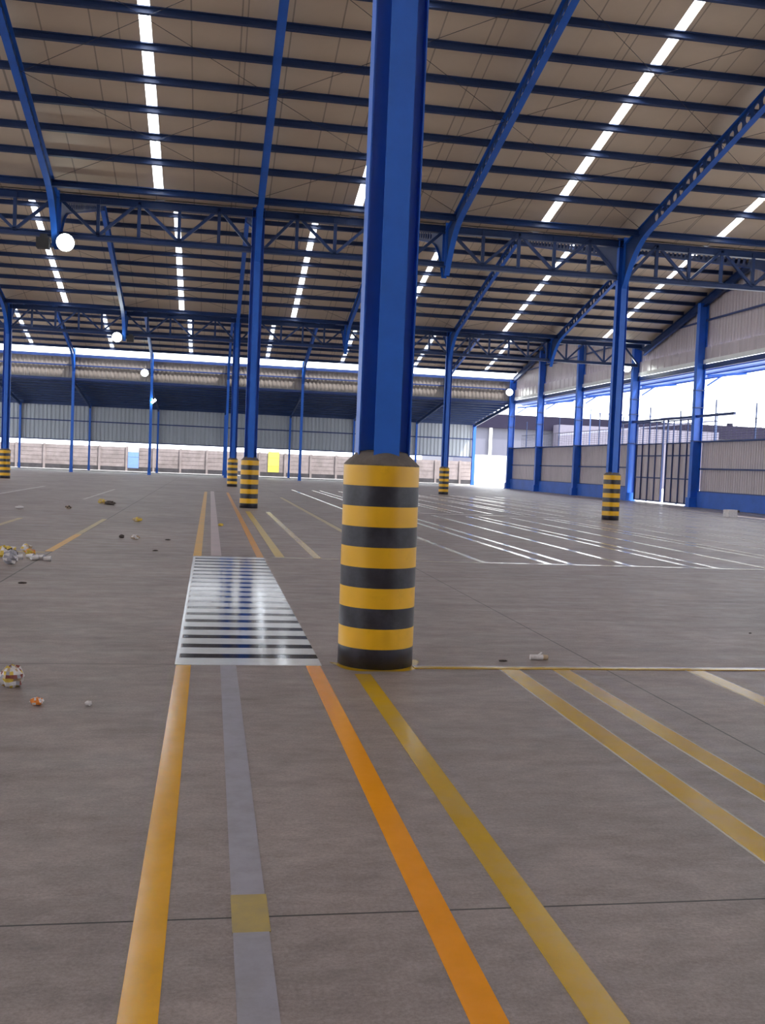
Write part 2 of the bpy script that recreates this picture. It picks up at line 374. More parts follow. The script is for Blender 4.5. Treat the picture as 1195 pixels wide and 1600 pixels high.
# ------------------------------------------------------------------ purlins
def purlin(sp, y, label, eave=False, near=False):
    z = zp(sp, y)
    s = -SL if y > apex(sp) else SL
    upv = Vector((0, -s, 1)).normalized()
    ez = 0 if sp == 'far' else -.22
    if eave: mb = MB().channel((0, 0, ez), (XW-.16-XL, 0, ez), .10, .20, .02, upv)
    else: mb = MB().channel((0, 0, 0), (XW-.05-XL, 0, 0), .075, PD-.005, .012, upv)
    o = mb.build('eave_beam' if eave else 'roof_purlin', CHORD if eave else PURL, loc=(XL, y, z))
    tag(o, label, 'purlin', None if eave else 'steel purlins of the %s roof' % sp)
    return o
for sp in ('front', 'middle', 'far'):
    a, b = SPANS[sp]; y = b-1.2 if sp != 'far' else b-1.3; step = 1.235 if sp == 'front' else 1.26 if sp == 'middle' else 1.33
    k = 0
    while y > apex(sp)+.15:
        if k == 0: purlin(sp, y, 'deep blue eave beam along the low edge of the %s roof' % sp, True)
        else: purlin(sp, y, 'dark blue steel purlin under the %s roof, %s one up from its eave beam' % (sp, ORD[k-1]))
        y -= step; k += 1
    if sp != 'front':
        purlin(sp, apex(sp)-.25, 'dark blue steel purlin just past the ridge of the %s roof' % sp)
        purlin(sp, apex(sp)-1.5, 'dark blue steel purlin second past the ridge of the %s roof' % sp)

# ------------------------------------------------------------------ cellular rafters
RD = 0.42
def half_rafter(root, L, s, holes=True):
    """half rafter in local coords: runs from the column (y=0) back to the ridge (y=-L), s = slope; top at z = s*|y|"""
    web = MB(); t = .010
    cell = .40; n = int((L-1.9)/cell); y_end = -(L-n*cell)
    def zt(y): return s*(-y)
    def quad(y0, y1, za, zb, zc, zd, mb):   # web panel between y0,y1 ; bottoms za,zb ; tops zc,zd
        mb.add([(-t,y0,za),(-t,y1,zb),(-t,y1,zd),(-t,y0,zc),(t,y0,za),(t,y1,zb),(t,y1,zd),(t,y0,zc)],
               [(0,1,2,3),(7,6,5,4),(0,4,5,1),(3,2,6,7),(0,3,7,4),(1,5,6,2)])
    for k in range(n):
        ya = y_end-k*cell; yb = ya-cell; ym = (ya+yb)/2; zm = zt(ym)-RD/2; r = .13; m = 16
        inner = [(ym+r*math.cos(2*math.pi*i/m), zm+r*math.sin(2*math.pi*i/m)) for i in range(m)]
        outer = []
        for i in range(m):
            c, q = math.cos(2*math.pi*i/m), math.sin(2*math.pi*i/m); f = 1/max(abs(c), abs(q))
            yy = ym+c*f*cell/2; zz = zt(yy)-RD/2+q*f*RD/2; outer.append((yy, zz))
        vs = [(sx_*t, y, z) for sx_ in (-1, 1) for y, z in inner+outer]; fs = []
        for i in range(m):
            j = (i+1) % m
            fs += [(i, j, m+j, m+i), (2*m+i, 3*m+i, 3*m+j, 2*m+j), (i, 2*m+i, 2*m+j, j)]
        web.add(vs, fs)
    # solid end panel with curved haunch
    pts = []
    hs = 1.05
    for i in range(9):
        u = i/8; y = y_end+(-.19-y_end)*u
        base = zt(y)-RD
        drop = hs*(u**2.8)
        pts.append((y, base-drop))
    for (ya, za), (yb, zb) in zip(pts, pts[1:]): quad(ya, yb, za, zb, zt(ya), zt(yb), web)
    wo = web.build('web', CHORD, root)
    fb = MB(); hw = .088; th = .014
    path = [(-L, zt(-L)-RD)]+pts
    for (ya, za), (yb, zb) in zip(path, path[1:]):
        fb.add([(-hw,ya,za-th),(hw,ya,za-th),(hw,yb,zb-th),(-hw,yb,zb-th),(-hw,ya,za),(hw,ya,za),(hw,yb,zb),(-hw,yb,zb)],
               [(0,3,2,1),(4,5,6,7),(0,1,5,4),(1,2,6,5),(2,3,7,6),(3,0,4,7)])
    fb.build('bottom_flange', BLUE, root)
    ft = MB(); ft.add([(-hw,-L,zt(-L)-th),(hw,-L,zt(-L)-th),(hw,0,-th),(-hw,0,-th),(-hw,-L,zt(-L)),(hw,-L,zt(-L)),(hw,0,0),(-hw,0,0)],
               [(0,3,2,1),(4,5,6,7),(0,1,5,4),(1,2,6,5),(2,3,7,6),(3,0,4,7)])
    ft.build('top_flange', BLUE, root)
def stub(root, top, bot, name='support_post'):
    mb = MB().box((-.10, -.19, bot), (.10, -.17, top)).box((-.10, .17, bot), (.10, .19, top)).box((-.006, -.17, bot), (.006, .17, top))
    return mb.build(name, BLUE, root)
RNAME = ['first', 'second', 'third', 'fourth', 'fifth', 'sixth', 'seventh']
protos = {}
for sp in ('front', 'middle', 'far'):
    a, b = SPANS[sp]; L = b-apex(sp)
    for i, x in enumerate(RX):
        if sp == 'front' and i > 4: continue
        if sp == 'middle' and i > 5: continue
        lab = 'blue rafter with round holes under the %s roof, %s from the open end wall' % (sp, RNAME[i])
        if sp not in protos:
            root = empty('cellular_rafter', (x, b, zp(sp, b)))
            s = (zp(sp, apex(sp))-zp(sp, b))/L
            half_rafter(root, L, s)
            protos[sp] = root; o = root
        else:
            o = copy_tree(protos[sp]); o.location.x = x
        tag(o, lab, 'rafter', 'cellular rafters of the %s roof' % sp)
        # near slope half of the same frame
        if sp != 'front':
            key = sp+'n'
            if key not in protos:
                r2 = empty('cellular_rafter', (x, a, zp(sp, b)))
                half_rafter(r2, L, (zp(sp, apex(sp))-zp(sp, b))/L)
                for ch in r2.children: ch.scale.y = -1
                protos[key] = r2; o2 = r2
            else:
                o2 = copy_tree(protos[key]); o2.location.x = x
            tag(o2, 'rafter climbing to the %s ridge behind the truss, %s from the open end wall' % (sp, RNAME[i]), 'rafter', 'rafters on the hidden slope of the %s roof' % sp)

# ------------------------------------------------------------------ bracing rods
def rod(p, q, label, grp, r=.007):
    p = Vector(p); q = Vector(q)
    o = MB().tube((0, 0, 0), q-p, r, 5).build('bracing_rod', ROD, loc=p); tag(o, label, 'bracing rod', grp)
for sp in ('front', 'middle', 'far'):
    a, b = SPANS[sp]
    for i in range(len(RX)-1):
        if sp == 'front' and i > 3: continue
        if sp == 'middle' and i > 4: continue
        xr, xl = RX[i], RX[i+1]
        for nm, (ya, yb) in (('lower', (b-1.3, b-6.2)), ('upper', (b-6.2, b-11.0))):
            for dn, (u, v) in (('rising leftwards', (xr, xl)), ('rising rightwards', (xl, xr))):
                dz = -.05 if dn == 'rising leftwards' else -.08
                rod((u, ya, zp(sp, ya)+dz), (v, yb, zp(sp, yb)+dz), 'bracing rod %s, %s roof, %s cross between %s and %s rafters from end wall' % (dn, sp, nm, RNAME[i], RNAME[i+1]),
                    'crossed bracing rods of the %s roof' % sp)

# ------------------------------------------------------------------ trusses along the column lines
def truss(y, x0, x1, label, n=10, zb=8.07, zt_=9.28):
    root = empty('lattice_truss', (x0, y, zb)); L = x1-x0; h = zt_-zb
    tag(root, label, 'truss', 'lattice trusses between the columns')
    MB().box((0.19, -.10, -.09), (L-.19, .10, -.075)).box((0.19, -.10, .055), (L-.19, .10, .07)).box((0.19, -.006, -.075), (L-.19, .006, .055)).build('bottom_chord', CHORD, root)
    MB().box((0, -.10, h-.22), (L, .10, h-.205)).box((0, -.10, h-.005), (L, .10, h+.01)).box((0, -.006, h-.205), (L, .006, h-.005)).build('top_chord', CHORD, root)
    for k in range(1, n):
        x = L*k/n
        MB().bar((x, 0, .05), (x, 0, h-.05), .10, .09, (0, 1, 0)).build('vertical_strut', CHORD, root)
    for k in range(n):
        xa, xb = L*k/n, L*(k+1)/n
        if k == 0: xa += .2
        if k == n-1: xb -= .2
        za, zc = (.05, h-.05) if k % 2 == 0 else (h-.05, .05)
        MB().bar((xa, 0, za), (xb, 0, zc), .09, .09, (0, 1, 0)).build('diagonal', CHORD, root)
    return root
for nm, y in (('front', Y1), ('far', Y2)):
    truss(y, XC-DX, XC, 'blue truss on the %s column line, left of the column beyond the crossing' % nm)
    truss(y, XC, XC+DX, 'blue truss on the %s column line, bay between the two middle striped columns' % nm)
    truss(y, XC+DX, XW-.2, 'blue lattice truss on the %s column line, reaching the open end wall' % nm)
truss(Y2, XC-2*DX, XC-DX, 'blue lattice truss on the far column line, beyond the leftmost striped column')
# gutters
for nm, y in (('front', Y1), ('far', Y2)):
    o = MB().box((XL, y-.16, 9.40), (XW, y-.15, 9.50)).box((XL, y-.16, 9.40), (XW, y+.42, 9.41)).box((XL, y+.41, 9.40), (XW, y+.42, 9.62)).build('roof_gutter', GUTTER)
    tag(o, 'grey metal valley gutter above the %s lattice trusses' % nm, 'gutter')
# intermediate posts of the trusses carrying the odd rafters
for nm, y in (('front', Y1), ('far', Y2)):
    for i in (0, 2, 4, 6):
        if nm == 'front' and i > 4: continue
        root = MB().box((-.10, -.20, 0), (.10, -.18, 1.35)).box((-.10, .18, 0), (.10, .20, 1.35)).box((-.006, -.18, 0), (.006, .18, 1.35)).build('hanging_post', BLUE, loc=(RX[i], y, 8.0))
        tag(root, 'short blue post in the %s truss under the %s rafter from the end wall' % (nm, RNAME[i]), 'post', 'short posts in the trusses')

# ------------------------------------------------------------------ striped columns
def column(x, y, label, top=9.2, lean=0.0, proto=None):
    if proto:
        o = copy_tree(proto); o.location = (x, y, 0); tag(o, label, 'column', 'striped blue columns'); return o
    root = empty('striped_column', (x, y, 0)); tag(root, label, 'column', 'striped blue columns')
    n = 64; R = .285; mb = MB(); hs = 1.5; rings = []; vs = []; fs = []; mi = []
    zl = [0, .15]
    for k in range(1, 10): zl.append(.15*(k+1))
    o_ = 0
    for k in range(len(zl)):
        for i in range(n): vs.append((lean*zl[k]+R*math.cos(2*math.pi*i/n), R*math.sin(2*math.pi*i/n), zl[k]))
    for k in range(len(zl)-1):
        mb_f = [(k*n+i, k*n+(i+1) % n, (k+1)*n+(i+1) % n, (k+1)*n+i) for i in range(n)]
        fs += mb_f; mi += [1 if k % 2 == 0 else 0]*n
    fs.append(tuple(reversed(range(n)))); mi.append(1)
    mb.v = vs; mb.f = fs; mb.m = mi
    o = mb.build('concrete_base', [YEL, BLK], root, smooth=True); o['label'] = 'round base with yellow and black bands'
    cap = MB(); m = 48; rr = [[(lean*1.5+r*math.cos(2*math.pi*i/m), r*math.sin(2*math.pi*i/m), z) for i in range(m)] for r, z in ((.285, 1.498), (.283, 1.51), (.19, 1.60), (.12, 1.615))]
    cap.prism(rr); cap.build('mortar_cap', MORTAR, root, smooth=False)
    H = .195; B = .095; t = .011; z0 = 1.55; cx = lean*1.5
    st = MB()
    for sgn in (-1, 1):
        st.box((cx-B, sgn*H-(t if sgn > 0 else 0), z0), (cx+B, sgn*H+(t if sgn < 0 else 0), top))
        st.box((cx+sgn*H-(t if sgn > 0 else 0), -B, z0), (cx+sgn*H+(t if sgn < 0 else 0), B, top))
    st.box((cx-.005, -H+t, z0), (cx+.005, H-t, top)).box((cx-H+t, -.005, z0), (cx+H-t, .005, top))
    st.build('steel_shaft', BLUE, root)
    return root
column(1.285, Y0, 'big blue column on a yellow and black banded base beside the crossing', 9.8, -.006)
cp_ = column(XC, Y1, 'blue column on a striped base straight beyond the crossing, under the front truss', 9.45)
column(XC+DX, Y1, 'blue column on a striped base standing nearest the gate in the open end wall', proto=cp_)
column(XC-DX, Y1, 'blue column on a striped base at the left end of the front truss', proto=cp_)
column(XC, Y2, 'blue column on a striped base half hidden behind the one beyond the crossing', proto=cp_)
column(XC+DX, Y2, 'blue column on a striped base on the far truss line, towards the lit far corner', proto=cp_)
column(XC-DX, Y2, 'blue column on a striped base at the left margin on the far truss line', proto=cp_)

# ------------------------------------------------------------------ corrugated walls
def corr(p, d, L, z0, z1, m, name, top=None, pitch=.30, depth=.035, parent=None, nrm=(0, -1, 0)):
    """corrugated sheet from p along unit d, length L; top(s) optional height function"""
    p = Vector(p); d = Vector(d); nn = Vector(nrm); mb = MB(); s = 0; pts = []
    k = 0
    while s < L:
        for off, h in ((0, 0), (.42, 0), (.5, 1), (.92, 1)):
            q = s+off*pitch
            if q <= L: pts.append((q, h*depth))
        s += pitch
    pts.append((L, 0)); vs = []
    for q, h in pts:
        zt_ = top(q) if top else z1
        for e in (0, .012):
            b = p+d*q+nn*(h-e); vs += [(b.x, b.y, z0), (b.x, b.y, zt_)]
    fs = []
    for i in range(len(pts)-1):
        a = 4*i; c = 4*(i+1)
        fs += [(a, c, c+1, a+1), (a+2, a+3, c+3, c+2), (a+1, c+1, c+3, a+3), (a, a+2, c+2, c)]
    mb.add(vs, fs)
    return mb.build(name, m, parent)

tag(corr((XL, -18, 0), (0, 1, 0), Y3+18, 0, 3.4, CLAD, 'wall_left', pitch=.6, nrm=(1, 0, 0)), kind='structure')
tag(corr((XL, -18, 0), (0, 1, 0), Y3+18, 7.7, 9.4, CLAD, 'wall_left', pitch=.6, nrm=(1, 0, 0)), kind='structure')
tag(corr((XL, -17.5, 0), (1, 0, 0), XW-XL, 0, 9.4, CLAD, 'wall_near_added', pitch=.6, nrm=(0, 1, 0)), kind='structure')  # unseen rear wall, added to cut the light from behind
# far wall, upper cladding on the Y3 line
o = corr((XL, Y3+.15, 0), (1, 0, 0), XW-XL, 7.35, 9.12, CLAD, 'wall_far', pitch=.33); tag(o, kind='structure')
def beam(name, p, q, wd, dp, m, label, cat, grp=None):
    c = Vector(p); o = MB().bar((0, 0, 0), Vector(q)-c, wd, dp).build(name, m, loc=c); return tag(o, label, cat, grp)
beam('top_girt', (XL, Y3, 9.18), (XW, Y3, 9.18), .12, .22, BLUE_DK, 'dark blue beam under the bright slot at the top of the far cladding', 'beam')
beam('wall_girt', (XL, Y3+.03, 8.42), (XW, Y3+.03, 8.42), .08, .10, BLUE_DK, 'dark blue rail across the middle of the upper far cladding', 'rail')
beam('lintel_beam', (XL, Y3+.03, 7.32), (XW, Y3+.03, 7.32), .10, .16, BLUE_DK, 'dark blue beam where the low annex roof meets the far cladding', 'beam')
# far wall posts
def ipost(x, y, z1, label, name='wall_post', grp=None, b=.20, h=.22, cat='post', m=BLUE, rot=0):
    root = empty(name, (x, y, 0)); tag(root, label, cat, grp); t = .014
    MB().box((-b/2, -h/2, .02), (b/2, -h/2+t, z1)).box((-b/2, h/2-t, .02), (b/2, h/2, z1)).box((-.006, -h/2+t, .02), (.006, h/2-t, z1)).build('steel_shaft', m, root)
    MB().box((-b*.75, -h*.75, 0), (b*.75, h*.75, .03)).box((-b*.65, -.01, .03), (b*.65, .01, .45)).box((-b*.6, -h*.62, .03), (b*.6, -h*.55, .35)).build('base_plate', m, root)
    return root
for i, x in enumerate(RX):
    ipost(x, Y3, 9.75, 'tall slim blue post of the far wall, %s from the open corner' % RNAME[i], grp='tall posts of the far wall')
    ipost(x, Y4, 5.85, 'shorter slim blue post at the back of the annex, %s from the open corner' % RNAME[i], 'annex_post', 'short posts behind the far wall', .16, .16)
ipost(XW-.15, Y4, 5.85, 'pale blue corner post at the open end of the annex', 'annex_post', None, .28, .28)
# annex lean-to roof
def zl_(y): return 7.30-(y-Y3)*(7.30-5.95)/(Y4-Y3)
an = MB(); an.add([(XL,Y3,zl_(Y3)+.12),(XW,Y3,zl_(Y3)+.12),(XW,Y4+.6,zl_(Y4+.6)+.12),(XL,Y4+.6,zl_(Y4+.6)+.12),(XL,Y3,zl_(Y3)+.15),(XW,Y3,zl_(Y3)+.15),(XW,Y4+.6,zl_(Y4+.6)+.15),(XL,Y4+.6,zl_(Y4+.6)+.15)],
    [(0,3,2,1),(4,5,6,7),(0,1,5,4),(1,2,6,5),(2,3,7,6),(3,0,4,7)])
tag(an.build('annex_roof', mat('annex_sheet', (0.16, 0.19, 0.26), .5, noise=.1)), 'blue grey sheet roof of the low annex behind the far wall posts', 'roof')
for k in range(10):
    y = Y3+.7+k*1.2
    beam('annex_purlin', (XL, y, zl_(y)+.03), (XW-.1, y, zl_(y)+.03), .07, .17, CHORD, 'dark blue purlin under the annex roof, %s from the far wall posts' % ORD[k], 'purlin', 'purlins under the annex roof')
for i, x in enumerate(RX+[XW-.15]):
    lab = '%s from the open corner' % RNAME[i] if i < 7 else 'at the open corner'
    o = MB().bar((0, 0, 0), (0, Y4-Y3-.2, zl_(Y4)-zl_(Y3)), .012, .26).bar((0, 0, .13), (0, Y4-Y3-.2, zl_(Y4)-zl_(Y3)+.13), .12, .015).bar((0, 0, -.13), (0, Y4-Y3-.2, zl_(Y4)-zl_(Y3)-.13), .12, .015).build('annex_rafter', CHORD, loc=(x, Y3+.1, zl_(Y3)-.2))
    tag(o, 'dark blue sloping beam under the annex roof, %s' % lab, 'beam', 'sloping beams of the annex')
# annex back cladding
o = corr((XL, Y4+.2, 0), (1, 0, 0), XW-.35-XL, 2.68, 5.9, CLAD_B, 'wall_back', pitch=.36, depth=.05); tag(o, kind='structure')
beam('annex_girt', (XL, Y4+.12, 4.42), (XW-.3, Y4+.12, 4.42), .08, .10, BLUE_DK, 'thin dark rail across the middle of the annex cladding', 'rail')
beam('annex_girt', (XL, Y4+.12, 2.68), (XW-.3, Y4+.12, 2.68), .08, .10, BLUE_DK, 'thin dark rail along the bottom edge of the annex cladding', 'rail')
beam('annex_girt', (XL, Y4+.10, 5.86), (XW-.3, Y4+.10, 5.86), .08, .16, CHORD, 'blue eave beam on top of the annex cladding', 'beam')

# precast fence
fr = empty('precast_fence', (0, 98.6, 0)); tag(fr, 'weathered concrete slab fence behind the annex', 'fence')
fm = MB(); x0, x1 = XL-4, 26.3
for k in range(6): fm.box((x0, -.03, .02+k*.385), (x1, .03, .02+k*.385+.335))
fm.box((x0, -.015, 0), (x1, .015, 2.28)).build('slab_panel', FENCE, fr)
MB().box((x0, -.10, 0), (x1, -.035, .42)).build('dark_footing', SOIL, fr)
k = 0; x = x0
while x < x1+.1:
    MB().box((x-.10, -.16, 0), (x+.10, .07, 2.34)).build('fence_post', FENCE, fr); x += 2.515
wf = MB().box((0, -.1, 0), (19.5, .1, 2.95)).box((0, -.14, 2.95), (19.5, .14, 3.02)).build('sunlit_white_fence', WHITEW, loc=(26.4, 98.6, 0))  # the fence carried on, its sunlit brightness put into the white
tag(wf, 'boundary fence beyond the open corner, coloured white for the sun on it', 'wall')

# boards
def board(x, z0, wd, ht, cols, label):
    root = empty('notice_board', (x, 98.50, z0)); tag(root, label, 'board')
    MB().box((-wd/2, 0, 0), (wd/2, .03, ht)).build('backing', BODY, root)
    zz = 0
    for i, (h, c) in enumerate(cols):
        m = mat('board_paint', c, .5, noise=.06, nscale=4)
        MB().box((-wd/2+.01, -.012, zz+.01), (wd/2-.01, 0, zz+h*ht-.01)).build('panel', m, root); zz += h*ht
board(-7.23, .30, 1.02, 2.1, [(.5, (0.20, 0.33, 0.85)), (.22, (0.20, 0.33, 0.80)), (.28, (0.72, 0.78, .95))], 'light blue board with a white top band on the concrete fence')
board(6.1, .42, 1.1, 2.0, [(.3, (0.70, 0.60, 0.10)), (.4, (0.75, 0.64, 0.12)), (.3, (0.72, 0.62, 0.12))], 'yellow board hanging on the concrete fence')

# ------------------------------------------------------------------ right end wall
WY = [32.3, 41.2, 49.25, 57.35, 66.6, 74.9, 82.4]
WN = ['out of view', 'out of view', 'with the gate on its far side', 'between the gate and the solid far panels', 'second', 'third', 'corner']
lab = {49.25: 'heavy blue wall column on the near side of the gate', 57.35: 'heavy blue wall column on the far side of the gate with a lit lamp',
       66.6: 'heavy blue wall column, first one beyond the gate', 74.9: 'heavy blue wall column, second one beyond the gate', 82.4: 'heavy blue corner column where end wall meets far wall', 41.2: 'heavy blue wall column next before the gate, by the blue plinth'}
def gtop(y):
    for sp, (a, b) in SPANS.items():
        if a <= y <= b: return min(zp(sp, y)+.05, zp(sp, y)+.05)
    return 9.3
for y in WY[1:]:
    root = empty('wall_column', (XW-.1, y, 0)); tag(root, lab[y], 'column', 'heavy columns of the open end wall'); top = gtop(y)-.3
    h = .24; b = .16; t = .018
    MB().box((-h, -b, 0), (-h+t, b, top)).box((h-t, -b, 0), (h, b, top)).box((-h+t, -.008, 0), (h-t, .008, top)).build('steel_shaft', BLUE, root)
    MB().box((-h-.12, -b-.1, 0), (h+.05, b+.1, .05)).box((-h-.08, -b-.05, .05), (h, b+.05, .5)).build('base_block', BLUE, root)
    for z in (3.45, 5.2, 6.1): MB().box((-h-.02, -b-.02, z), (h+.02, b+.02, z+.04)).build('clamp_band', BLUE_DK, root)
# gable cladding
for sp in ('middle', 'far'):
    a, b = SPANS[sp]
    o = corr((XW+.22, a, 0), (0, 1, 0), b-a, 8.35, 9, CLAD_R, 'wall_right', top=lambda s, a=a, sp=sp: zp(sp, a+s)+PD+.01, pitch=.30, nrm=(-1, 0, 0)); tag(o, kind='structure')
    o = corr((XW+.12, a, 0), (0, 1, 0), b-a, 7.72, 8.38, CLAD_R, 'wall_right', pitch=.9, nrm=(-1, 0, 0)); tag(o, kind='structure')
    m_ = apex(sp)
    r = empty('gable_rafter', (XW-.05, b, 0)); tag(r, 'solid dark blue sloping beam against the gable cladding of the %s roof' % sp, 'beam')
    for nm, (ya, yb) in (('far_beam', (b, m_)), ('near_beam', (a, m_))):
        z0_, z1_ = zp(sp, ya)-.22, zp(sp, yb)-.22
        MB().bar((0, ya-b, z0_), (0, yb-b, z1_), .014, .40).bar((0, ya-b, z0_-.2), (0, yb-b, z1_-.2), .18, .02).bar((0, ya-b, z0_+.2), (0, yb-b, z1_+.2), .18, .02).build(nm, CHORD, r)
    for j, z in enumerate((9.78, 11.0)):
        cut = (z-zp(sp, a)+.35)/((zp(sp, m_)-zp(sp, a))/(m_-a)) if z > 9.5 else 0
        beam('gable_girt', (XW+.12, a+cut, z), (XW+.12, b-cut, z), .08, .09, BLUE_DK, '%s dark rail across the gable cladding of the %s roof' % (('lower', 'upper')[j], sp), 'rail')
beam('flashing', (XW+.1, 36, 7.62), (XW+.1, Y3, 7.62), .10, .22, WHITEW, 'bright pale strip along the top of the open end wall', 'flashing')
beam('opening_header', (XW+.1, 36, 7.34), (XW+.1, Y3, 7.34), .12, .26, BLUE_DK, 'dark blue beam over the tall opening of the end wall', 'beam')
# low walls
segs = [(36, 41.2), (41.2, 49.25), (57.35, 66.6), (66.6, 74.9), (74.9, 82.4)]
tag(MB().box((XW-.02, 36, 0), (XW+.28, 49.0, .82)).box((XW-.02, 57.6, 0), (XW+.28, Y3+.1, .82)).build('baseboard_right', BLUE_PL), kind='structure')
for a, b in ((36, 49.1), (57.5, 82.4)):
    o = corr((XW+.2, a, 0), (0, 1, 0), b-a, .80, 3.42, CLAD_R, 'wall_right', pitch=.22, depth=.03, nrm=(-1, 0, 0)); tag(o, kind='structure')
    nm = 'before' if a < 50 else 'beyond'
    beam('low_wall_girt', (XW+.1, a, 2.02), (XW+.1, b, 2.02), .07, .08, BLUE_DK, 'dark rail across the low cladding %s the gate' % nm, 'rail')
    beam('capping_rail', (XW+.1, a, 3.44), (XW+.1, b, 3.44), .14, .08, BLUE_DK, 'dark capping rail on the low cladding %s the gate' % nm, 'rail')
    beam('sill_rail', (XW+.1, a, .84), (XW+.1, b, .84), .1, .06, BLUE_DK, 'dark rail between plinth and cladding %s the gate' % nm, 'rail')
# the end wall goes on towards and past the camera
for sp in ('rear', 'front'):
    a, b = SPANS[sp]
    tag(corr((XW+.22, a, 0), (0, 1, 0), b-a, 7.72, 9, CLAD, 'wall_right', top=lambda s, a=a, sp=sp: zp(sp, a+s)+PD+.01, pitch=.6, nrm=(-1, 0, 0)), kind='structure')
tag(corr((XW+.2, -18, 0), (0, 1, 0), 54, 0, 3.42, CLAD, 'wall_right', pitch=.44, depth=.03, nrm=(-1, 0, 0)), kind='structure')
# gate leaves
def leaf(ya, yb, label, gx=0):
    root = empty('gate_leaf', (XW-.02+gx, ya, .10)); tag(root, label, 'gate', 'leaves of the sliding gate'); W_ = yb-ya
    corr((.05, 0, 0), (0, 1, 0), W_, 0, 3.3, CLAD_R, 'gate_sheet', pitch=.22, depth=.02, parent=root, nrm=(-1, 0, 0))
    f = MB()
    for z in (0.03, 1.35, 2.62, 3.3, 4.55): f.bar((0, 0, z), (0, W_, z), .05, .07)
    for y in (0.04, W_-.04): f.bar((0, y, 0), (0, y, 4.6), .07, .09, (1, 0, 0))
    f.build('gate_frame', BLUE_DK, root)
    for k in range(1, 4): MB().bar((-.02, W_*k/4, 0), (-.02, W_*k/4, 4.55), .05, .06, (1, 0, 0)).build('upright', BLUE_DK, root)
leaf(49.55, 52.85, 'gate leaf of beige sheet and dark bars on the near side of the bright gap')
leaf(53.3, 56.9, 'gate leaf of beige sheet and dark bars on the far side of the bright gap')
beam('gate_track', (XW-.12, 45.4, 4.76), (XW-.12, 59.6, 4.76), .12, .13, BLUE_DK, 'long dark overhead track that carries the gate leaves', 'track')
# wire fence above the low wall
wr = empty('wire_fence', (XW+.9, 36, 3.3)); tag(wr, 'thin wire fence seen through the opening above the low cladding', 'fence')
fy = MB()
for k in range(9): fy.bar((0, 0, .15+k*.13), (0, 46.5, .15+k*.13), .014, .014)
for k in range(94): fy.bar((0, k*.5, .1), (0, k*.5, 1.25), .014, .014, (1, 0, 0))
fy.build('wire_mesh', ROD, wr)
for k in range(12):
    MB().bar((0, 1.2+k*4, -3.3), (0, 1.2+k*4, 2.0+.4*(k % 2)), .06, .06, (1, 0, 0)).build('fence_post', CHORD, wr)
MB().bar((0, 0, 1.25), (0, 46.5, 1.25), .03, .03).build('top_rail', ROD, wr)

# outside canopy along the end wall
cn = empty('outside_canopy', (XW+.35, 36, 7.35))
CN0 = -54; tag(cn, 'bright blue awning outside the top of the end wall opening', 'canopy')
MB().add([(0,CN0,.02),(2.3,CN0,-.10),(2.3,49,-.10),(0,49,.02),(0,CN0,.05),(2.3,CN0,-.07),(2.3,49,-.07),(0,49,.05)], [(0,3,2,1),(4,5,6,7),(0,1,5,4),(1,2,6,5),(2,3,7,6),(3,0,4,7)]).build('awning_sheet', mat('awning_blue', (0.12, 0.28, 0.75), .5, noise=.05), cn)
for k in range(3): MB().bar((.3+k*.9, CN0, -.06-.045*k), (.3+k*.9, 49, -.06-.045*k), .06, .08).build('awning_purlin', BLUE, cn)
for y in (49.25, 57.35, 66.6, 74.9, 82.4): 
    MB().bar((0, y-36, -.45), (2.2, y-36, -.20), .08, .12).bar((0, y-36, -.95), (.8, y-36, -.4), .06, .08).build('bracket', BLUE, cn)

# neighbouring warehouse
nb = empty('neighbour_warehouse', (30, 131, 0)); tag(nb, 'pale neighbouring warehouse with a dark roof beyond the open end wall', 'building')
MB().box((2, 0, 0), (110, 20, 7.3)).build('wall', NWALL, nb); MB().box((1, -.7, 7.2), (111, 20, 9.05)).build('roof_band', DARK, nb)  # one upright dark band, its colour takes in roof and shaded overhang
MB().tube((45, 6, 9.0), (45, 6, 9.8), .5, 10, .4).tube((62, 6, 9.0), (62, 6, 9.8), .5, 10, .4).build('roof_vent', DARK, nb)
MB().tube((7.0, -.3, 3.4), (7.0, -.3, 7.2), .22, 12).build('downpipe', WHITEW, nb)
MB().box((15.6, -3, 0), (38.5, -.7, 7.95)).build('annex_block', mat('annex_block_cladding', (0.11, 0.10, 0.14), .6, noise=.1), nb)
# distant boom
bo = empty('yard_gantry', (38, 100, 0)); tag(bo, 'thin grey yard gantry seen against the sky beyond the end wall', 'gantry')
MB().bar((1, 0, 7.9), (11.5, -7, 7.35), .12, .2).bar((-1, 4, 5.6), (11.5, -7, 7.35), .10, .15).build('boom', mat('pale_boom', (.25, .25, .35), .5, noise=.1), bo)
MB().bar((1, 0, 0), (1, 0, 8.3), .1, .1, (1, 0, 0)).bar((11.5, -7, 0), (11.5, -7, 8.2), .08, .08, (1, 0, 0)).build('mast', CHORD, bo)

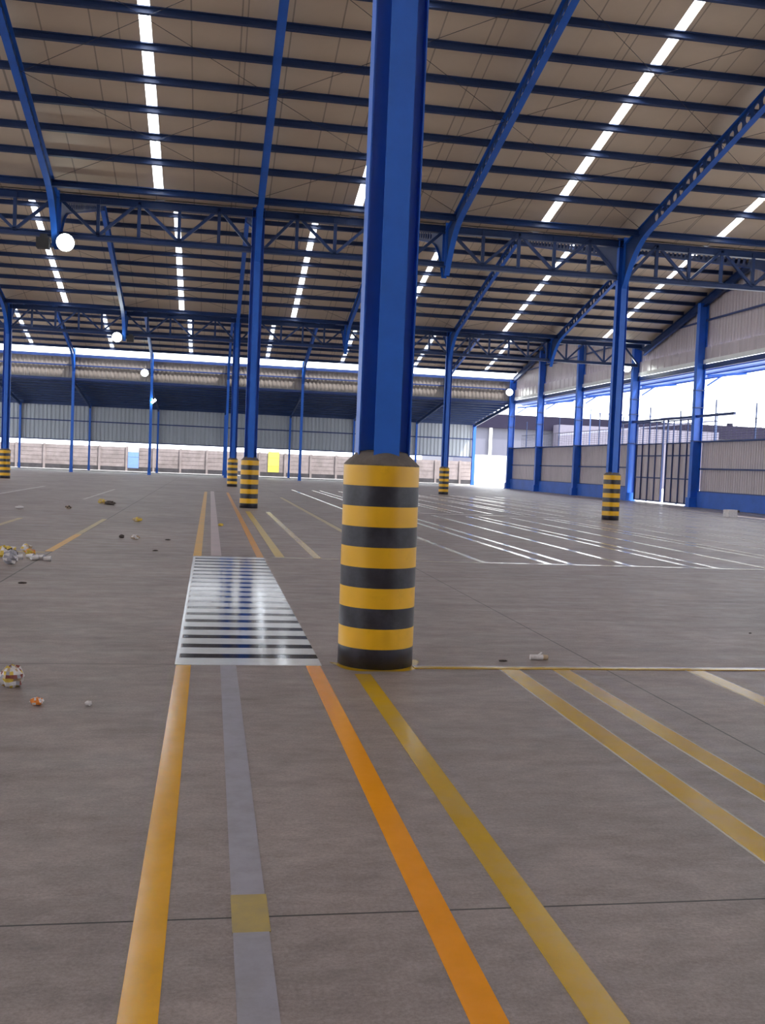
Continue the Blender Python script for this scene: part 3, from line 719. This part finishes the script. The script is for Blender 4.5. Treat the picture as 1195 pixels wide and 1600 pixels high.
# ------------------------------------------------------------------ lamps
def lamp(loc, label, aim=(0, -1, -.35), lit=True, R=.27, hang=(0, 0, .25)):
    root = empty('floodlight', loc); tag(root, label, 'lamp', 'round floodlights' if lit else None)
    d = Vector(aim).normalized(); p = -d*.12
    MB().tube(p-d*.22, p+d*.10, R*.35, 20, R*.98).build('housing', BODY, root, smooth=False)
    n = 28; a = d.orthogonal().normalized(); b = d.cross(a); mb = MB()
    rings = [[p+d*z+a*(rr*math.cos(2*math.pi*i/n))+b*(rr*math.sin(2*math.pi*i/n)) for i in range(n)] for z, rr in ((.09, R*.95), (.14, R*.93), (.18, R*.6), (.195, R*.2))]
    mb.prism(rings).build('glass', LAMP if lit else BODY, root, smooth=True)
    MB().bar(Vector(hang), p-d*.1, .04, .03).build('bracket', BODY, root)
    return root
lamp((-4.47, Y1-.45, 7.76), 'big lit round floodlight hanging under the front truss', (0.1, -1, -.3), hang=(0, .4, .24))
ul = empty('floodlight', (-5.1, Y1-.35, 7.78)); tag(ul, 'unlit dark floodlight under the front truss beside the big lit one', 'lamp')
MB().box((-.2, -.15, -.22), (.17, .15, .08)).box((-.1, -.1, .08), (.1, .1, .2)).build('housing', BODY, ul); MB().bar((0, 0, .2), (0, .3, .26), .04, .03).build('bracket', BODY, ul)
lamp((-5.16, Y2-.45, 7.82), 'lit round floodlight hanging under the far truss on the left', (0, -1, -.3), hang=(0, .4, .2))
ul = empty('floodlight', (-4.45, Y2-.35, 7.84)); tag(ul, 'unlit dark floodlight under the far truss', 'lamp')
MB().box((-.2, -.15, -.22), (.17, .15, .08)).box((-.1, -.1, .08), (.1, .1, .18)).build('housing', BODY, ul); MB().bar((0, 0, .10), (0, .35, .20), .05, .05).build('bracket', BODY, ul)
lamp((-5.35, Y3-.5, 8.08), 'greenish lit round floodlight on a tall post of the far wall', (0, -1, -.4), R=.30, hang=(.5, .45, 0))
lamp((24.55, Y3-1.0, 8.1), 'lit round floodlight high on the corner of the open end wall', (-.5, -1, -.4), R=.30, hang=(.4, .6, 0))
lamp((24.45, 57.2, 7.95), 'lit round floodlight on the wall column beside the gate', (-.4, -1, -.4), R=.25, hang=(.5, .1, 0))
sp_ = empty('spotlight', (-4.62, Y3-.3, 5.9)); tag(sp_, 'small tilted white spotlight low on a tall post of the far wall', 'lamp')
MB().bar((-.12, 0, -.14), (.18, 0, .14), .22, .16).build('housing', LAMP, sp_); MB().bar((-.12, 0, .2), (0, .2, 0), .04, .04).build('bracket', WHITEW, sp_)

# ------------------------------------------------------------------ litter
PAL = {'w': (0.62, 0.58, 0.58), 'y': (0.60, 0.42, 0.06), 'o': (0.70, 0.20, 0.02), 'r': (0.22, 0.05, 0.04), 'b': (0.05, 0.035, 0.03), 't': (0.45, 0.33, 0.22), 'g': (0.30, 0.29, 0.33)}
PM = {k: mat('litter_'+{'w':'white','y':'yellow','o':'orange','r':'red','b':'dark','t':'tan','g':'grey'}[k], v, .6, noise=.2, nscale=20) for k, v in PAL.items()}
def crumple(name, loc, size, keys, label, cat, seg=9, rough=.28, grp=None, facet=True):
    random.seed(hash((round(loc[0]*100), round(loc[1]*100))) % 9999)
    mb = MB(); rows = seg; sx_, sy_, sz_ = size; vs = []
    for i in range(rows+1):
        th = math.pi*i/rows
        for j in range(seg*2):
            ph = 2*math.pi*j/(seg*2); k = 1+random.uniform(-rough, rough)
            x = math.sin(th)*math.cos(ph)*k*sx_/2; y = math.sin(th)*math.sin(ph)*k*sy_/2; z = (math.cos(th)*k*.5+.45)*sz_
            vs.append((x, y, max(0.001, z)))
    n = seg*2
    patch = [[random.randrange(len(keys)) for _ in range(n)] for _ in range(rows)]
    o0 = len(mb.v)
    for i in range(rows):
        for j in range(n):
            q = (i*n+j, i*n+(j+1) % n, (i+1)*n+(j+1) % n, (i+1)*n+j)
            mb.f.append(q); mb.m.append(patch[i][j])
    mb.v = vs
    o = mb.build(name, [PM[c] for c in keys], loc=(loc[0], loc[1], 0)); tag(o, label, cat, grp); return o
crumple('crumpled_wrapper', (-1.20, 6.62), (.155, .14, .145), 'wwyrtwg', 'crumpled ball of white, yellow and red wrappers at the left margin', 'wrapper', 10, .15)
crumple('crumpled_wrapper', (-.965, 6.13), (.078, .06, .05), 'woow', 'small orange and white wrapper near the crumpled ball', 'wrapper', 6, .25)
crumple('paper_scrap', (-.665, 6.12), (.04, .035, .03), 'w', 'tiny white paper scrap left of the yellow line', 'paper scrap', 5)
crumple('crumpled_paper', (-2.56, 13.85), (.19, .16, .19), 'wgg', 'greyish crumpled paper in front of the row of cups', 'paper', 8, .2)
crumple('crumpled_wrapper', (-2.80, 14.75), (.34, .2, .16), 'yybw', 'heap of yellow wrapping at the left margin', 'wrapper', 8, .3)
crumple('crumpled_wrapper', (-2.64, 15.5), (.16, .1, .13), 'wyt', 'small pale wrapper on top of the yellow heap', 'wrapper', 6)
crumple('crumpled_wrapper', (-2.52, 15.1), (.14, .1, .10), 'tyo', 'tan wrapper beside the yellow heap', 'wrapper', 6)
for i, (x, y, a, l) in enumerate([(-2.56, 14.45, .3, 'white paper cup lying nearest the crumpled paper'), (-2.44, 14.62, -.2, 'white paper cup, second in the lying row'), (-2.35, 14.4, .8, 'tilted white paper cup, third in the lying row'),
                       (-2.27, 14.5, -.5, 'white paper cup, fourth in the lying row'), (-2.16, 14.3, .1, 'white paper cup at the end of the lying row')]):
    r = empty('paper_cup', (x, y, .035)); r.rotation_euler.z = a; tag(r, l, 'cup', 'paper cups lying on the floor')
    MB().tube((-.05, 0, 0), (.05, 0, .005), .027, 12, .038).build('cup_wall', PM['w'], r); MB().tube((.047, 0, .004), (.053, 0, .004), .0385, 12, .0385).build('rim', PM['g'], r)
tb = empty('dropped_tube', (2.64, 7.63, .022)); tb.rotation_euler.z = -.05; tag(tb, 'short white roll with a brown end lying behind the long cross line', 'roll')
MB().tube((-.07, 0, 0), (.035, 0, 0), .020, 12, .022).build('paper_wrap', PM['w'], tb); MB().tube((.035, 0, 0), (.075, 0, 0), .022, 12, .019).build('brown_end', PM['t'], tb)
MB().bar((-.0, 0, .018), (.03, .02, .034), .015, .006).build('torn_flap', PM['w'], tb)
crumple('dark_scrap', (2.32, 7.55), (.075, .03, .014), 'b', 'flat black scrap left of the white roll', 'scrap', 5)
bx = empty('cardboard_box', (20.9, 37.75, 0)); bx.rotation_euler.z = .3; tag(bx, 'small pale box lying on the floor near the blue plinth', 'box')
MB().box((-.24, -.15, 0), (.24, .15, .30)).build('box_body', PM['w'], bx); MB().box((.24, -.15, .2), (.36, .12, .29)).build('flap', PM['b'], bx)
for (x, y, sz, ks, nm, lb) in [(-1.59, 23.46, (.22, .15, .11), 'yt', 'crumpled_wrapper', 'yellowish wrapper alone behind the worn yellow line'),
    (-2.9, 30.86, (.34, .2, .12), 'bb', 'dark_scrap', 'dark flat rubbish far beyond the worn yellow line'), (-3.2, 31.6, (.28, .2, .14), 'ty', 'crumpled_wrapper', 'tan wrapper behind the dark flat rubbish'),
    (-1.28, 18.41, (.15, .1, .09), 'wt', 'crumpled_wrapper', 'small pale wrapper between worn yellow line and crossing'), (-1.53, 18.61, (.08, .08, .07), 'b', 'dark_scrap', 'small dark lump beside the small pale wrapper'),
    (-4.83, 27.22, (.2, .12, .08), 'w', 'paper_scrap', 'white paper scrap near the worn white lines'), (-3.71, 27.97, (.16, .1, .09), 'tb', 'dark_scrap', 'brown scrap midway across the left floor'),
    (-2.05, 11.83, (.1, .05, .02), 'b', 'dark_scrap', 'flat dark scrap on the bare floor left of the crossing'), (-.71, 18.46, (.1, .06, .02), 'b', 'dark_scrap', 'flat dark scrap just beyond the crossing, left side'),
    (-.81, 16.26, (.08, .05, .02), 'b', 'dark_scrap', 'tiny dark scrap by the far left corner of the crossing'), (.28, 22.77, (.13, .1, .06), 'y', 'crumpled_wrapper', 'small yellow wrapper beside the faded pink line'),
    (5.29, 9.04, (.03, .02, .01), 'b', 'dark_scrap', 'tiny dark speck on the bare floor at the right')]:
    crumple(nm, (x, y), sz, ks, lb, 'wrapper' if 'wrapper' in nm else 'scrap', 6)
